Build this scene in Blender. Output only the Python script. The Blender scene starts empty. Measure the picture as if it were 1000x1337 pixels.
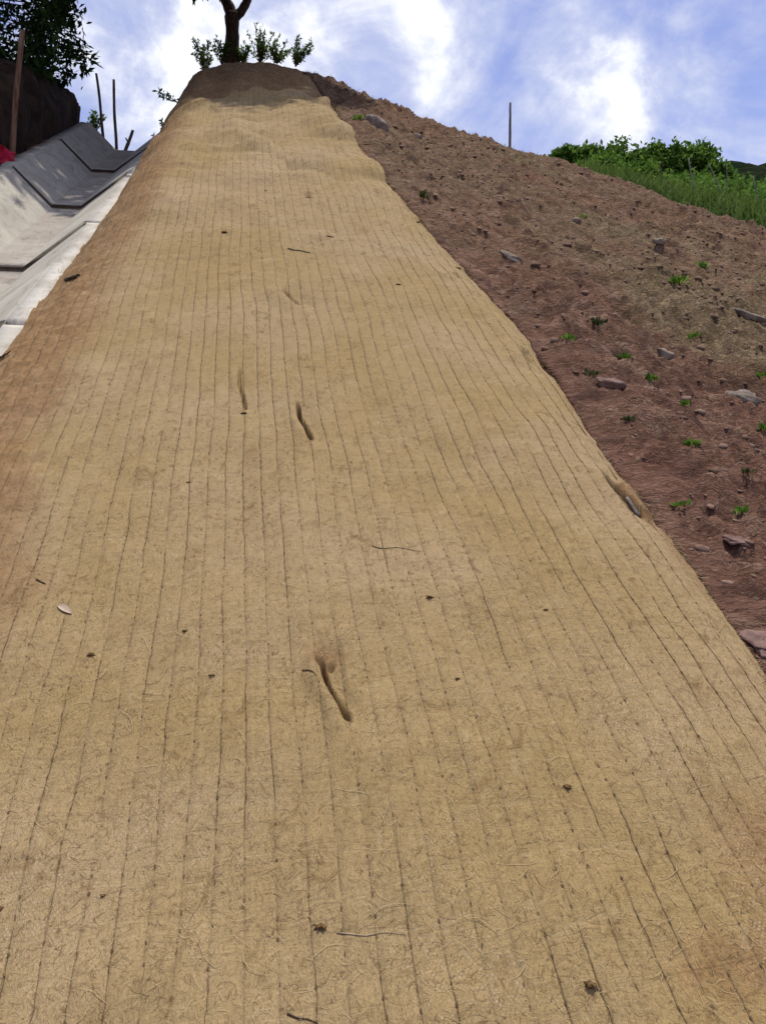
import bpy, math, random
import numpy as np
from mathutils import Vector

random.seed(7); RS = np.random.RandomState(7)
SC = bpy.context.scene
COL = SC.collection

# ------------------------------------------------------------------ camera
PITCH = math.radians(3.0); YAW = math.radians(8.13); FPX = 1300.0
cam_d = bpy.data.cameras.new("camera"); cam = bpy.data.objects.new("camera", cam_d)
COL.objects.link(cam); SC.camera = cam
cam_d.sensor_fit = 'VERTICAL'; cam_d.sensor_height = 36.0; cam_d.sensor_width = 27.0
cam_d.lens = 36.0 * FPX / 1337.0
cam_d.clip_start = 0.05; cam_d.clip_end = 5000
cam.location = (0, 0, 0)
cam.rotation_euler = (math.radians(90) + PITCH, 0, -YAW)

# ------------------------------------------------------------------ light
SUN_EL, SUN_AZ = math.radians(74), math.radians(28)      # azimuth from +Y towards +X
SKY_STR = 0.085
SC.view_settings.view_transform = 'Standard'; SC.view_settings.look = 'None'
SC.view_settings.gamma = 1.0; SC.view_settings.exposure = 0.30
sl = bpy.data.lights.new("sun", 'SUN'); sl.energy = 3.7; sl.angle = math.radians(1.2); sl.color = (1, .955, .88)
sun = bpy.data.objects.new("sun", sl); COL.objects.link(sun)
sd = Vector((math.sin(SUN_AZ) * math.cos(SUN_EL), math.cos(SUN_AZ) * math.cos(SUN_EL), math.sin(SUN_EL)))
sun.rotation_euler = sd.to_track_quat('Z', 'Y').to_euler(); sun.location = sd * 60

F = np.array([math.sin(YAW) * math.cos(PITCH), math.cos(YAW) * math.cos(PITCH), math.sin(PITCH)])
R = np.array([math.cos(YAW), -math.sin(YAW), 0.0])
U = np.cross(R, F)
def ray(px, py):
    return F + R * ((px - 500) / FPX) + U * ((668.5 - py) / FPX)
def P(px, py, Z):
    return ray(px, py) * Z

class NT:
    """small node-tree helper"""
    def __init__(s, tree): s.t = tree; s.n = tree.nodes; s.l = tree.links
    def node(s, typ, ins=None, **kw):
        nd = s.n.new(typ)
        for k, v in kw.items(): setattr(nd, k, v)
        for k, v in (ins or {}).items():
            sock = nd.inputs[k]
            if isinstance(v, bpy.types.NodeSocket): s.l.new(v, sock)
            else: sock.default_value = v
        return nd
    def math(s, op, a, b=0.0, c=0.0, clamp=False):
        return s.node('ShaderNodeMath', {0: a, 1: b, 2: c}, operation=op, use_clamp=clamp).outputs[0]
    def vmul(s, v, k): return s.node('ShaderNodeVectorMath', {0: v, 1: k}, operation='MULTIPLY').outputs[0]
    def noise(s, vec, scale, detail=4, rough=.55, dist=0.0):
        return s.node('ShaderNodeTexNoise', {'Vector': vec, 'Scale': scale, 'Detail': detail, 'Roughness': rough, 'Distortion': dist}).outputs['Fac']
    def ramp(s, fac, lo, hi, a=0.0, b=1.0):
        return s.node('ShaderNodeMapRange', {'Value': fac, 'From Min': lo, 'From Max': hi, 'To Min': a, 'To Max': b}, interpolation_type='SMOOTHSTEP').outputs[0]
    def mix(s, f, a, b, mode='MIX'):
        nd = s.node('ShaderNodeMix', None, data_type='RGBA', blend_type=mode)
        for i, v in ((0, f), (6, a), (7, b)):
            if isinstance(v, bpy.types.NodeSocket): s.l.new(v, nd.inputs[i])
            elif i: nd.inputs[i].default_value = (*v, 1) if len(v) == 3 else v
            else: nd.inputs[i].default_value = v
        return nd.outputs[2]

# ------------------------------------------------------------------ sky
w = bpy.data.worlds.new("World"); SC.world = w; w.use_nodes = True
t = NT(w.node_tree); t.n.clear()
sky = t.node('ShaderNodeTexSky'); sky.sky_type = 'NISHITA'; sky.sun_disc = False
sky.sun_elevation = SUN_EL; sky.sun_rotation = SUN_AZ; sky.air_density = 1.0; sky.dust_density = .6; sky.ozone_density = 2.0
geo = t.node('ShaderNodeTexCoord').outputs['Generated']
v1 = t.vmul(geo, (1.0, 1.0, 1.35))
n1 = t.noise(v1, 5.2, 8, .60, .5)
n2 = t.noise(v1, 15.0, 6, .6, .3)
n3 = t.noise(t.vmul(geo, (1.6, 1, 3.0)), 2.6, 3, .5, .2)
cl = t.math('ADD', t.math('MULTIPLY', n1, 1.15), t.math('MULTIPLY', n2, .62))
cl = t.math('SUBTRACT', cl, .06)
cl = t.math('ADD', cl, t.math('MULTIPLY', n3, .30))
cl = t.math('SUBTRACT', cl, .405)
for (px, py, k, sharp) in ((570, 60, .13, 900), (585, 20, .08, 900), (560, 105, .06, 900), (810, 112, .12, 1100), (740, 150, .07, 1000), (830, 150, .08, 1200), (200, 150, .15, 160), (345, 45, .14, 260), (120, 60, .06, 200),
                           (655, 80, -.09, 900), (930, 140, -.09, 150), (450, 40, -.05, 300), (235, 60, -.03, 300), (720, 30, -.03, 300), (860, 40, .05, 250)):
    d = Vector(ray(px, py)).normalized()
    dp = t.node('ShaderNodeVectorMath', {0: geo, 1: d}, operation='DOT_PRODUCT').outputs['Value']
    g = t.math('EXPONENT', t.math('MULTIPLY', t.math('SUBTRACT', dp, 1.0), float(sharp)))
    cl = t.math('ADD', cl, t.math('MULTIPLY', g, k))
mask = t.ramp(cl, .40, .86, .16, 1.0)
core = t.ramp(cl, .64, 1.0)
skyc = t.mix(1.0, sky.outputs[0], (1.22, 1.12, 1.48), 'MULTIPLY')
cloudc = t.mix(core, (6.9, 7.3, 9.0), (12.3, 12.4, 12.4))
colr = t.mix(mask, skyc, cloudc)
bg = t.node('ShaderNodeBackground', {'Color': colr, 'Strength': SKY_STR})
t.l.new(bg.outputs[0], t.node('ShaderNodeOutputWorld').inputs[0])

# ------------------------------------------------------------------ noise + surface maths
def hsh(ix, iy, s):
    h = (ix.astype(np.int64) * 374761393 + iy.astype(np.int64) * 668265263 + s * 144665) & 0xffffffff
    h = ((h ^ (h >> 13)) * 1274126177) & 0xffffffff
    return ((h ^ (h >> 16)) & 0xffffff) / float(0xffffff)
def vn(x, y, s=0):
    x = np.asarray(x, float); y = np.asarray(y, float); x, y = np.broadcast_arrays(x, y)
    ix = np.floor(x); iy = np.floor(y); fx = x - ix; fy = y - iy
    fx = fx * fx * fx * (fx * (fx * 6 - 15) + 10); fy = fy * fy * fy * (fy * (fy * 6 - 15) + 10)
    a = hsh(ix, iy, s); b = hsh(ix + 1, iy, s); c = hsh(ix, iy + 1, s); d = hsh(ix + 1, iy + 1, s)
    return (a + (b - a) * fx) * (1 - fy) + (c + (d - c) * fx) * fy
def fbm(x, y, s=0, o=4, g=.5):
    r = 0; a = 1; n = 0
    for i in range(o):
        r = r + a * (vn(x * 2 ** i + 17.3 * i, y * 2 ** i + 5.1 * i, s + i) - .5); n += a; a *= g
    return r / n * 2
def sst(x, a, b):
    u = np.clip((np.asarray(x, float) - a) / (b - a), 0, 1); return u * u * (3 - 2 * u)
def softp(x): return np.logaddexp(0, x)

PA, PB, PC = .6307, .0901, -1.66           # the mat's plane
def on_plane(px, py):
    d = ray(px, py); k = PC / (d[2] - PA * d[1] - PB * d[0]); return d * k
def px_of(p):
    z = np.dot(p, F); return 500 + FPX * np.dot(p, R) / z, 668.5 - FPX * np.dot(p, U) / z

# skyline of the slope: pixel of the photograph + its real distance
CR = [(395, 83, 14.3), (480, 119, 13.7), (560, 149, 13.0), (640, 174, 12.3), (700, 194, 11.8), (800, 224, 11.0),
      (900, 258, 10.3), (1000, 286, 9.6), (1150, 325, 8.9), (1400, 385, 8.2)]
crp = np.array([P(*c) for c in CR])
SHX = np.array([-50, -2.0, -.78, -.55, -.25, .35]); SHY = np.array([13.8, 13.8, 13.3, 13.9, 14.35, 14.45])
CX = np.concatenate([SHX, crp[:, 0], [30, 400]])
CY = np.concatenate([SHY, crp[:, 1], [7.0, 7.0]])
CZ = np.concatenate([PC + PA * SHY + PB * np.maximum(SHX, -2), crp[:, 2], [-.6, -3.0]])

# drain geometry
LIPX = -.95
YJ = 3.75; ZJ = PC + PA * YJ + PB * LIPX - .015
def lipz(Y):
    Y = np.asarray(Y, float)
    return ZJ + PA * (Y - YJ) - (PA - .542) * .35 * softp((Y - YJ) / .35)
DR_END = 13.75
EDGE = [(1000, 872), (975, 830), (940, 778), (905, 728), (850, 655), (820, 612), (782, 565), (750, 510), (715, 452), (680, 410), (640, 372), (600, 330), (560, 290), (515, 243), (480, 198), (450, 168), (436, 150), (422, 120), (397, 90)]
ep = np.array([on_plane(*e) for e in EDGE]); ep = ep[np.argsort(ep[:, 1])]
def edgeR(Y): return np.interp(Y, np.concatenate([[0.0], ep[:, 1], [15.5]]), np.concatenate([[1.2], ep[:, 0], [.72]])) + .016 * fbm(Y * 2.5, Y * 0, 61) + .012 * fbm(Y * 14, Y * 0, 62, 4)
def ground(X, Y, detail=True):
    X = np.asarray(X, float); Y = np.asarray(Y, float); X, Y = np.broadcast_arrays(X, Y)
    yc = np.interp(X, CX, CY); zc = np.interp(X, CX, CZ)
    z0 = PC + PB * np.clip(X, -2, 1.1) - .25 * softp((X - 1.25) / .12) * .12
    z0 = np.maximum(z0, -6)
    A = (zc - z0) / yc
    wdt = .34
    Yn = Y + .0
    z = z0 + A * Yn - (A + .16) * wdt * softp((Yn - yc) / wdt)
    # behind the viewer the slope runs out
    z = z + (A - .10) * .5 * softp((-.6 - Y) / .5)
    # left shoulder rolls down to the drain
    D = np.maximum((PC + PA * Y + PB * X) - lipz(Y), 0) * (Y > 1) + .0
    D = D - (PA + .16) * wdt * softp((Y - 14.4) / wdt) * 0
    u = np.clip((-.50 - X) / (-.50 - LIPX), 0, 1)
    left = -(D) * u ** 2.2
    z = z + left * (X < -.4)
    # bed of the drain and what lies left of it
    bed = lipz(Y) - .55 - (.55 + .16) * wdt * softp((Y - DR_END - .1) / wdt)
    lf = lipz(Y) - .01 + .10 * sst(-X, 2.2, 3.2) - (.55 + .16) * wdt * softp((Y - DR_END - .05) / wdt) + .03 * fbm(X * 2, Y * 2, 91)
    z = np.where(X < -1.0, bed, z)
    z = np.where(X < -2.12, lf, z)
    far = np.clip((np.abs(X) - 12) / 60, 0, 1)
    z = np.where(Y > 20, np.maximum(z, -4.0), z)
    z = np.clip(z, -4.0, None)
    if detail:
        er = edgeR(Y); m = sst(X - er, -.03, .24) * (X > .5); z = z - .05 * (1 - sst(X - er, -.06, .01)) * (X > -1) * (Y < 15.2)
        near = 1 - sst(Y, 16, 22)
        n = .12 * fbm(X * .9, Y * .9, 3, 3) + .045 * fbm(X * 4.2, Y * 4.2 + X * 1.5, 11, 3)
        rid = 1 - np.abs(fbm(X * 6 + 2 * fbm(X * 2, Y * 2, 5, 2), Y * 9, 23, 3)) * 2
        n = n + .045 * rid * sst(fbm(X * 1.3, Y * 1.3, 29, 2), -.25, .3) + .030 * fbm(X * 18, Y * 18, 41, 3)
        rd2 = 1 - np.abs(fbm(X * 2.6 + Y * 1.1 + 1.5 * fbm(X * 1.5, Y * 1.5, 35, 2), Y * 5.5 - X * 1.2, 37, 4)) * 2.4
        n = n + .055 * (rd2 - .6) * sst(fbm(X * .8 + 4, Y * .8, 39, 2), -.35, .3)
        n = n + .10 * np.clip(fbm(X * 7, Y * 9, 43, 4) - .08, 0, 1) + .02 * fbm(X * 30, Y * 30, 47, 2)
        crest = 1 - .55 * np.exp(-((Y - yc) / .8) ** 2)
        z = z + n * m * near * crest
        z = z + .05 * fbm(X * 1.5, Y * 1.5, 55, 3) * (1 - m) * (X < -2.12)
    return z
def on_ground(px, py, fn=ground, lo=1.2, hi=40):
    d = ray(px, py); Z = np.linspace(lo, hi, 6000); p = d[None, :] * Z[:, None]
    f = p[:, 2] - fn(p[:, 0], p[:, 1]); i = np.argmax(f < 0)
    return p[max(i, 1) - 1] if f.min() < 0 else p[-1]

# ------------------------------------------------------------------ materials
def mat_new(name, rough=.9, spec=.15):
    m = bpy.data.materials.new(name); m.use_nodes = True
    t = NT(m.node_tree); b = t.n['Principled BSDF']
    b.inputs['Roughness'].default_value = rough; b.inputs['Specular IOR Level'].default_value = spec
    return m, t, b
def bump(t, b, h, strength, dist):
    nd = t.node('ShaderNodeBump', {'Height': h, 'Strength': strength, 'Distance': dist}); t.l.new(nd.outputs[0], b.inputs['Normal'])
def simple(name, c1, c2, scale=8, rough=.9, bs=.3, bd=.01, spec=.15, stretch=(1, 1, 1)):
    m, t, b = mat_new(name, rough, spec)
    oc = t.vmul(t.node('ShaderNodeTexCoord').outputs['Object'], stretch)
    n = t.noise(oc, scale, 6, .6, .3)
    t.l.new(t.mix(t.ramp(n, .35, .65), c1, c2), b.inputs['Base Color'])
    if bs: bump(t, b, t.noise(oc, scale * 3, 5, .6), bs, bd)
    return m
def leafmat(name, c1, c2, c3, trans=.25, rough=.8):
    m, t, b = mat_new(name, rough, .08)
    at = t.node('ShaderNodeAttribute', attribute_name='tint').outputs['Fac']
    c = t.mix(t.ramp(at, 0, .55), c1, c2); c = t.mix(t.ramp(at, .55, 1), c, c3)
    t.l.new(c, b.inputs['Base Color'])
    if trans:
        tr = t.node('ShaderNodeBsdfTranslucent', {'Color': c}); mx = t.node('ShaderNodeMixShader', {0: trans})
        t.l.new(b.outputs[0], mx.inputs[1]); t.l.new(tr.outputs[0], mx.inputs[2]); t.l.new(mx.outputs[0], t.n['Material Output'].inputs[0])
    return m

SP = .053      # stitch spacing, metres
# coir blanket
M_MAT, t, b = mat_new('coir_blanket', .95, .08)
uv = t.node('ShaderNodeUVMap', uv_map='UVMap').outputs[0]
stain = t.node('ShaderNodeAttribute', attribute_name='stain').outputs['Fac']
big = t.noise(uv, 1.1, 4, .55, .4); mot = t.noise(t.vmul(uv, (1, .8, 1)), 19, 5, .68, 1.2)
gold, grey, rust = (.312, .216, .090), (.352, .250, .130), (.225, .138, .054)
c = t.mix(t.ramp(big, .34, .68), gold, grey)
pat = t.noise(t.vmul(uv, (1, .7, 1)), 3.7, 5, .65, .8)
c = t.mix(t.ramp(pat, .54, .74, 0, .55), c, rust)
c = t.mix(t.ramp(stain, .1, .95, 0, .88), c, t.mix(t.ramp(mot, .38, .62), (.280, .160, .070), (.195, .105, .044)))
crest = t.node('ShaderNodeAttribute', attribute_name='soil_shade').outputs['Fac']
# matted fibres: three families of stretched, strongly bent noise
def fam(rot, sc, dist, seed):
    mp = t.node('ShaderNodeMapping', {'Vector': uv, 'Rotation': (0, 0, rot), 'Scale': (1, .16, 1), 'Location': (seed, seed * 2.3, 0)}).outputs[0]
    wob = t.node('ShaderNodeTexNoise', {'Vector': uv, 'Scale': 16.0, 'Detail': 3.0}).outputs['Color']
    v = t.node('ShaderNodeVectorMath', {0: mp, 1: t.vmul(wob, (dist, dist, 0))}, operation='ADD').outputs[0]
    return t.noise(v, sc, 3, .6, .2)
f1 = fam(.5, 330, .05, 1.0); f2 = fam(-.7, 300, .05, 4.0); f3 = fam(1.5, 260, .06, 7.0)
lightf = t.math('MAXIMUM', t.math('MAXIMUM', t.ramp(f1, .58, .72), t.ramp(f2, .60, .73)), t.ramp(f3, .60, .73))
darkf = t.math('MAXIMUM', t.math('MAXIMUM', t.ramp(f1, .43, .30), t.ramp(f2, .42, .30)), t.ramp(f3, .42, .30))
cl_n = t.noise(uv, 26, 5, .65, .5)
c = t.mix(t.math('MULTIPLY', darkf, t.ramp(cl_n, .3, .65, .05, .40)), c, (.165, .104, .044))
c = t.mix(t.math('MULTIPLY', lightf, .22), c, (.52, .40, .22))
c = t.mix(t.ramp(cl_n, .60, .80, 0, .5), c, (.20, .125, .055))
spk = t.noise(t.vmul(uv, (1, .75, 1)), 95, 3, .6, .6); spz = t.noise(uv, 9, 4, .7, .4)
c = t.mix(t.math('MULTIPLY', t.ramp(spk, .58, .69), t.ramp(spz, .42, .64, .12, .80)), c, (.110, .066, .028))
mz = t.noise(uv, 2.2, 4, .6)
c = t.mix(t.math('MULTIPLY', t.ramp(mot, .53, .70), t.ramp(mz, .36, .60, .30, .85)), c, (.190, .118, .048))
c = t.mix(t.ramp(mot, .42, .28, 0, .35), c, (.46, .35, .19))
wr = t.noise(t.vmul(uv, (.35, 1.6, 1)), 9, 5, .7, 1.0)
c = t.mix(t.ramp(wr, .56, .74, 0, .40), c, (.22, .145, .065))
c = t.mix(t.ramp(wr, .44, .28, 0, .30), c, (.45, .34, .19))
# fine pale cross weave that shows in places
sx = t.node('ShaderNodeSeparateXYZ', {0: uv}); ux, uy = sx.outputs[0], sx.outputs[1]
wv = t.math('SINE', t.math('MULTIPLY', uy, 2 * math.pi / .011)); wx = t.math('SINE', t.math('MULTIPLY', ux, 2 * math.pi / .0075))
wm = t.math('MULTIPLY', t.ramp(t.noise(t.vmul(uv, (1.6, .8, 1)), 2.6, 4, .6), .45, .62), t.ramp(t.noise(uv, 70, 2), .4, .7))
weave = t.math('MULTIPLY', t.ramp(t.math('MULTIPLY', wv, wx), .1, .9), wm)
c = t.mix(t.math('MULTIPLY', weave, .45), c, (.60, .49, .39))
# yarn pulled into the mat between stitches: the yarn itself is dark
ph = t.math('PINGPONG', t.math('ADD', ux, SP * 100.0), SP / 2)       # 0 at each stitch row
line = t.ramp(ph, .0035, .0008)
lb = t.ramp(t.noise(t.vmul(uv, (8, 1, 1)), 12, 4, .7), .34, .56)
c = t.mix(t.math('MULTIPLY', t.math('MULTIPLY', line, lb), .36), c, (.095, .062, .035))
c = t.mix(t.ramp(crest, .15, .6, 0, .92), c, t.mix(t.ramp(cl_n, .3, .7), (.13, .074, .032), (.30, .180, .088)))  # crest soil brown, also carrying part of the tree's shade in its colour
t.l.new(c, b.inputs['Base Color'])
hgt = t.math('ADD', t.math('MULTIPLY', lightf, .8), t.math('MULTIPLY', darkf, -.7))
hgt = t.math('ADD', hgt, t.math('MULTIPLY', cl_n, 1.2))
quilt = t.ramp(ph, 0.0, .012)
hgt = t.math('ADD', hgt, t.math('MULTIPLY', quilt, 1.0))
hgt = t.math('ADD', hgt, t.math('MULTIPLY', wr, 2.5))
bump(t, b, hgt, .55, .005)

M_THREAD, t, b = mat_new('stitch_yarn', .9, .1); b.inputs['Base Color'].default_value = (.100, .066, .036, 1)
M_FIB1, t, b = mat_new('loose_coir_pale', .8, .2); b.inputs['Base Color'].default_value = (.40, .295, .150, 1)
M_FIB2, t, b = mat_new('loose_coir_dark', .85, .1); b.inputs['Base Color'].default_value = (.15, .096, .042, 1)
M_FIB3, t, b = mat_new('loose_coir_rust', .85, .1); b.inputs['Base Color'].default_value = (.22, .135, .058, 1)
M_TUFT = simple('tuft_coir', (.085, .048, .018), (.18, .108, .042), 60, .95, .6, .004)

# bare soil
M_SOIL, t, b = mat_new('red_brown_soil', .97, .08)
gp = t.node('ShaderNodeTexCoord').outputs['Object']
zone = t.node('ShaderNodeAttribute', attribute_name='zone').outputs['Fac']
na = t.noise(gp, .9, 5, .6, .4); nb_ = t.noise(gp, 5.5, 6, .65, .5); nc = t.noise(t.vmul(gp, (1, 2.2, 2.2)), 26, 6, .7, .3)
c = t.mix(t.ramp(na, .38, .60), (.212, .120, .068), (.215, .142, .080))
rz = t.node('ShaderNodeAttribute', attribute_name='redsoil').outputs['Fac']
c = t.mix(t.math('MULTIPLY', rz, .75), c, t.mix(na, (.205, .092, .062), (.165, .078, .056)))
c = t.mix(t.ramp(nb_, .50, .68, 0, .6), c, (.31, .20, .14))
c = t.mix(t.ramp(nb_, .50, .36, 0, .8), c, (.088, .044, .030))
c = t.mix(t.ramp(zone, .2, .8, 0, .75), c, t.mix(t.ramp(nb_, .35, .65), (.140, .104, .050), (.265, .200, .112)))
c = t.mix(t.ramp(nc, .54, .70, 0, .6), c, (.37, .26, .185))
c = t.mix(t.ramp(nc, .46, .32, 0, .7), c, (.075, .040, .028))
pk = t.noise(gp, 1.7, 3, .5, .3)
c = t.mix(t.ramp(pk, .60, .70, 0, .6), c, (.23, .118, .080))
crv = t.noise(t.vmul(gp, (.8, 1.6, 1.6)), 11, 5, .62, 1.4); crk = t.math('ABSOLUTE', t.math('SUBTRACT', crv, .5))
c = t.mix(t.math('MULTIPLY', t.ramp(crk, .022, .0), t.ramp(nb_, .40, .60, .1, .8)), c, (.045, .024, .016))
t.l.new(c, b.inputs['Base Color'])
bump(t, b, t.math('ADD', t.math('MULTIPLY', nb_, 1.0), t.math('ADD', t.math('MULTIPLY', nc, 1.0), t.math('MULTIPLY', t.ramp(crk, .0, .06), .5))), .75, .05)

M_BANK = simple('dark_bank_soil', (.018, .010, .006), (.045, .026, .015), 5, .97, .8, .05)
M_HILLG = simple('hill_grass_ground', (.045, .085, .015), (.09, .15, .03), 2.5, .95, .6, .05)
M_CLOD = simple('clod_soil', (.12, .068, .046), (.27, .178, .125), 2.5, .97, .5, .01)
M_ROCK_P = simple('pink_rock', (.12, .068, .052), (.23, .145, .115), 16, .85, .6, .015)
M_ROCK_G = simple('pale_rock', (.13, .098, .072), (.27, .215, .165), 16, .85, .6, .01)
M_BARK = simple('tree_bark', (.028, .018, .013), (.075, .05, .038), 14, .95, .8, .02, stretch=(2, 2, .4))
M_POST = simple('brown_post_wood', (.10, .052, .03), (.20, .12, .075), 10, .85, .5, .005, stretch=(3, 3, .4))
M_GPOST = simple('weathered_grey_wood', (.10, .085, .075), (.20, .175, .155), 12, .9, .5, .005, stretch=(3, 3, .4))
M_PPOST = simple('pale_stake_wood', (.17, .17, .12), (.27, .27, .20), 12, .9, .4, .004, stretch=(3, 3, .4))
M_TWIG = simple('dry_twig', (.045, .028, .018), (.10, .065, .04), 30, .9, .4, .003)
M_CLOTH = simple('red_plastic_cloth', (.36, .012, .035), (.55, .03, .07), 6, .5, .4, .02)
M_DLEAF, t, b = mat_new('dry_pale_leaf', .7, .2); b.inputs['Base Color'].default_value = (.42, .32, .22, 1)
M_LEAF_DK = leafmat('leaf_dark', (.010, .024, .008), (.028, .058, .016), (.06, .115, .028), .2)
M_LEAF_MID = leafmat('leaf_mid', (.05, .085, .02), (.10, .165, .04), (.17, .25, .075), .45)
M_LEAF_BR = leafmat('leaf_bright', (.05, .11, .015), (.11, .22, .025), (.19, .33, .05), .3)
M_GRASS = leafmat('grass_bright', (.06, .105, .022), (.105, .17, .035), (.19, .25, .07), .25)
M_GRASSD = leafmat('grass_dull', (.035, .055, .018), (.07, .09, .03), (.16, .14, .06), .2)
M_STRAW = leafmat('straw', (.14, .10, .05), (.24, .185, .10), (.36, .29, .18), .1)
M_BUSH = leafmat('leaf_bush', (.045, .095, .016), (.10, .19, .03), (.18, .30, .055), .35)
M_FARH = simple('far_hill_scrub', (.010, .020, .010), (.030, .036, .020), .5, .98, .9, 1.5, 0.0)

# concrete
def concrete(name, c1, c2, dirt):
    m, t, b = mat_new(name, .85, .2)
    oc = t.node('ShaderNodeTexCoord').outputs['Object']
    n = t.noise(oc, 2.3, 6, .65, .5); n2 = t.noise(oc, 18, 5, .7)
    c = t.mix(t.ramp(n, .35, .65), c1, c2)
    c = t.mix(t.ramp(n2, .54, .72, 0, .6), c, dirt)
    c = t.mix(t.ramp(t.noise(t.vmul(oc, (3, 1, 1)), 4, 5, .7, 1.0), .50, .70, 0, .6), c, dirt)
    t.l.new(c, b.inputs['Base Color']); bump(t, b, n2, .4, .006)
    return m
M_CONC = concrete('drain_concrete', (.33, .30, .24), (.42, .385, .31), (.18, .155, .12))
M_CONCF = concrete('dusty_drain_floor', (.29, .25, .20), (.37, .33, .265), (.15, .115, .085))
M_LIP = concrete('pale_mortar', (.42, .385, .31), (.55, .51, .43), (.27, .22, .16))
M_JOINT, t, b = mat_new('joint_dirt', .95, .05); b.inputs['Base Color'].default_value = (.07, .06, .05, 1)

# ------------------------------------------------------------------ object helpers
def props(o, label=None, cat=None, group=None, kind=None):
    if label: o['label'] = label
    if cat: o['category'] = cat
    if group: o['group'] = group
    if kind: o['kind'] = kind
    return o
def mesh_np(name, co, faces, mats, parent=None, smooth=False, uv=None, attrs=None, midx=None, loc=None):
    """faces: int array (n,3) or (n,4)"""
    co = np.asarray(co, np.float32)
    if loc is not None: co = co - np.asarray(loc, np.float32)
    faces = np.asarray(faces, np.int32); k = faces.shape[1]
    me = bpy.data.meshes.new(name)
    me.vertices.add(len(co)); me.vertices.foreach_set('co', co.ravel())
    me.loops.add(faces.size); me.loops.foreach_set('vertex_index', faces.ravel())
    me.polygons.add(len(faces)); me.polygons.foreach_set('loop_start', np.arange(0, faces.size, k, dtype=np.int32))
    me.polygons.foreach_set('loop_total', np.full(len(faces), k, np.int32))
    for m in (mats if isinstance(mats, (list, tuple)) else [mats]): me.materials.append(m)
    if midx is not None: me.polygons.foreach_set('material_index', np.asarray(midx, np.int32))
    me.update(calc_edges=True)
    if smooth: me.polygons.foreach_set('use_smooth', np.ones(len(faces), bool))
    if uv is not None:
        l = me.uv_layers.new(name='UVMap'); l.data.foreach_set('uv', np.asarray(uv, np.float32)[faces.ravel()].ravel())
    for an, av in (attrs or {}).items():
        a = me.attributes.new(an, 'FLOAT', 'POINT'); a.data.foreach_set('value', np.asarray(av, np.float32))
    me.validate()
    o = bpy.data.objects.new(name, me); COL.objects.link(o)
    if parent is not None: o.parent = parent
    if loc is not None: o.location = loc
    return o
def empty(name, loc):
    o = bpy.data.objects.new(name, None); COL.objects.link(o); o.location = loc; o.empty_display_size = .1; return o
def grid_faces(nr, ncol):
    i = np.arange(nr - 1)[:, None] * ncol + np.arange(ncol - 1)[None, :]
    return np.stack([i, i + 1, i + ncol + 1, i + ncol], -1).reshape(-1, 4)
def tube(pts, rad, ns=8, cap=True, rough=0.0, seed=0):
    """returns verts, quad faces of a tapered tube"""
    pts = np.asarray(pts, float); n = len(pts); rad = np.broadcast_to(np.asarray(rad, float), (n,))
    T = np.gradient(pts, axis=0); T /= np.linalg.norm(T, axis=1)[:, None] + 1e-9
    ref = np.array([0, 0, 1.0]) if abs(T[0][2]) < .8 else np.array([1.0, 0, 0])
    A = np.cross(T, ref); A /= np.linalg.norm(A, axis=1)[:, None]; B = np.cross(T, A)
    th = np.arange(ns) * 2 * math.pi / ns
    rr = rad[:, None] * (1 + rough * (np.random.RandomState(seed).rand(n, ns) - .5) * 2)
    co = pts[:, None, :] + rr[..., None] * (A[:, None, :] * np.cos(th)[None, :, None] + B[:, None, :] * np.sin(th)[None, :, None])
    co = co.reshape(-1, 3); f = []
    for i in range(n - 1):
        for j in range(ns):
            f.append((i * ns + j, i * ns + (j + 1) % ns, (i + 1) * ns + (j + 1) % ns, (i + 1) * ns + j))
    if cap:
        c0, c1 = len(co), len(co) + 1; co = np.vstack([co, pts[0], pts[-1]])
        for j in range(0, ns, 2):
            f.append((c0, (j + 2) % ns, j + 1, j)); o = (n - 1) * ns; f.append((c1, o + j, o + j + 1, o + (j + 2) % ns))
    return co, f
class MB:
    def __init__(s): s.v = []; s.f = []; s.n = 0
    def add(s, co, f):
        s.v.append(np.asarray(co, float)); s.f.append(np.asarray(f, int) + s.n); s.n += len(co); return s
    def build(s, name, mat, parent=None, smooth=True, attrs=None, loc=None):
        return mesh_np(name, np.vstack(s.v), np.vstack(s.f), mat, parent, smooth, attrs=attrs, loc=loc)
def leaves(c, L, W, up=.4, rs=RS, direc=None, droop=0.0):
    """one folded rhombic leaf per centre; returns co, faces, tint"""
    c = np.asarray(c, float); n = len(c)
    d = rs.normal(size=(n, 3)) if direc is None else direc + rs.normal(size=(n, 3)) * .35
    d[:, 2] -= droop; d /= np.linalg.norm(d, axis=1)[:, None]
    nn = rs.normal(size=(n, 3)); nn[:, 2] += up * 2; s = np.cross(d, nn); s /= np.linalg.norm(s, axis=1)[:, None] + 1e-9
    k = (.65 + .7 * rs.rand(n))[:, None]; dz = np.cross(s, d)
    co = np.stack([c, c + d * L * .45 * k + s * W * .5 * k + dz * L * .06, c + d * L * k, c + d * L * .45 * k - s * W * .5 * k + dz * L * .06], 1)
    f = np.arange(n * 4).reshape(n, 4)
    tn = np.repeat(np.clip(rs.rand(n) * .9 + .1 * rs.rand(n), 0, 1), 4)
    return co.reshape(-1, 3), f, tn
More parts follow.
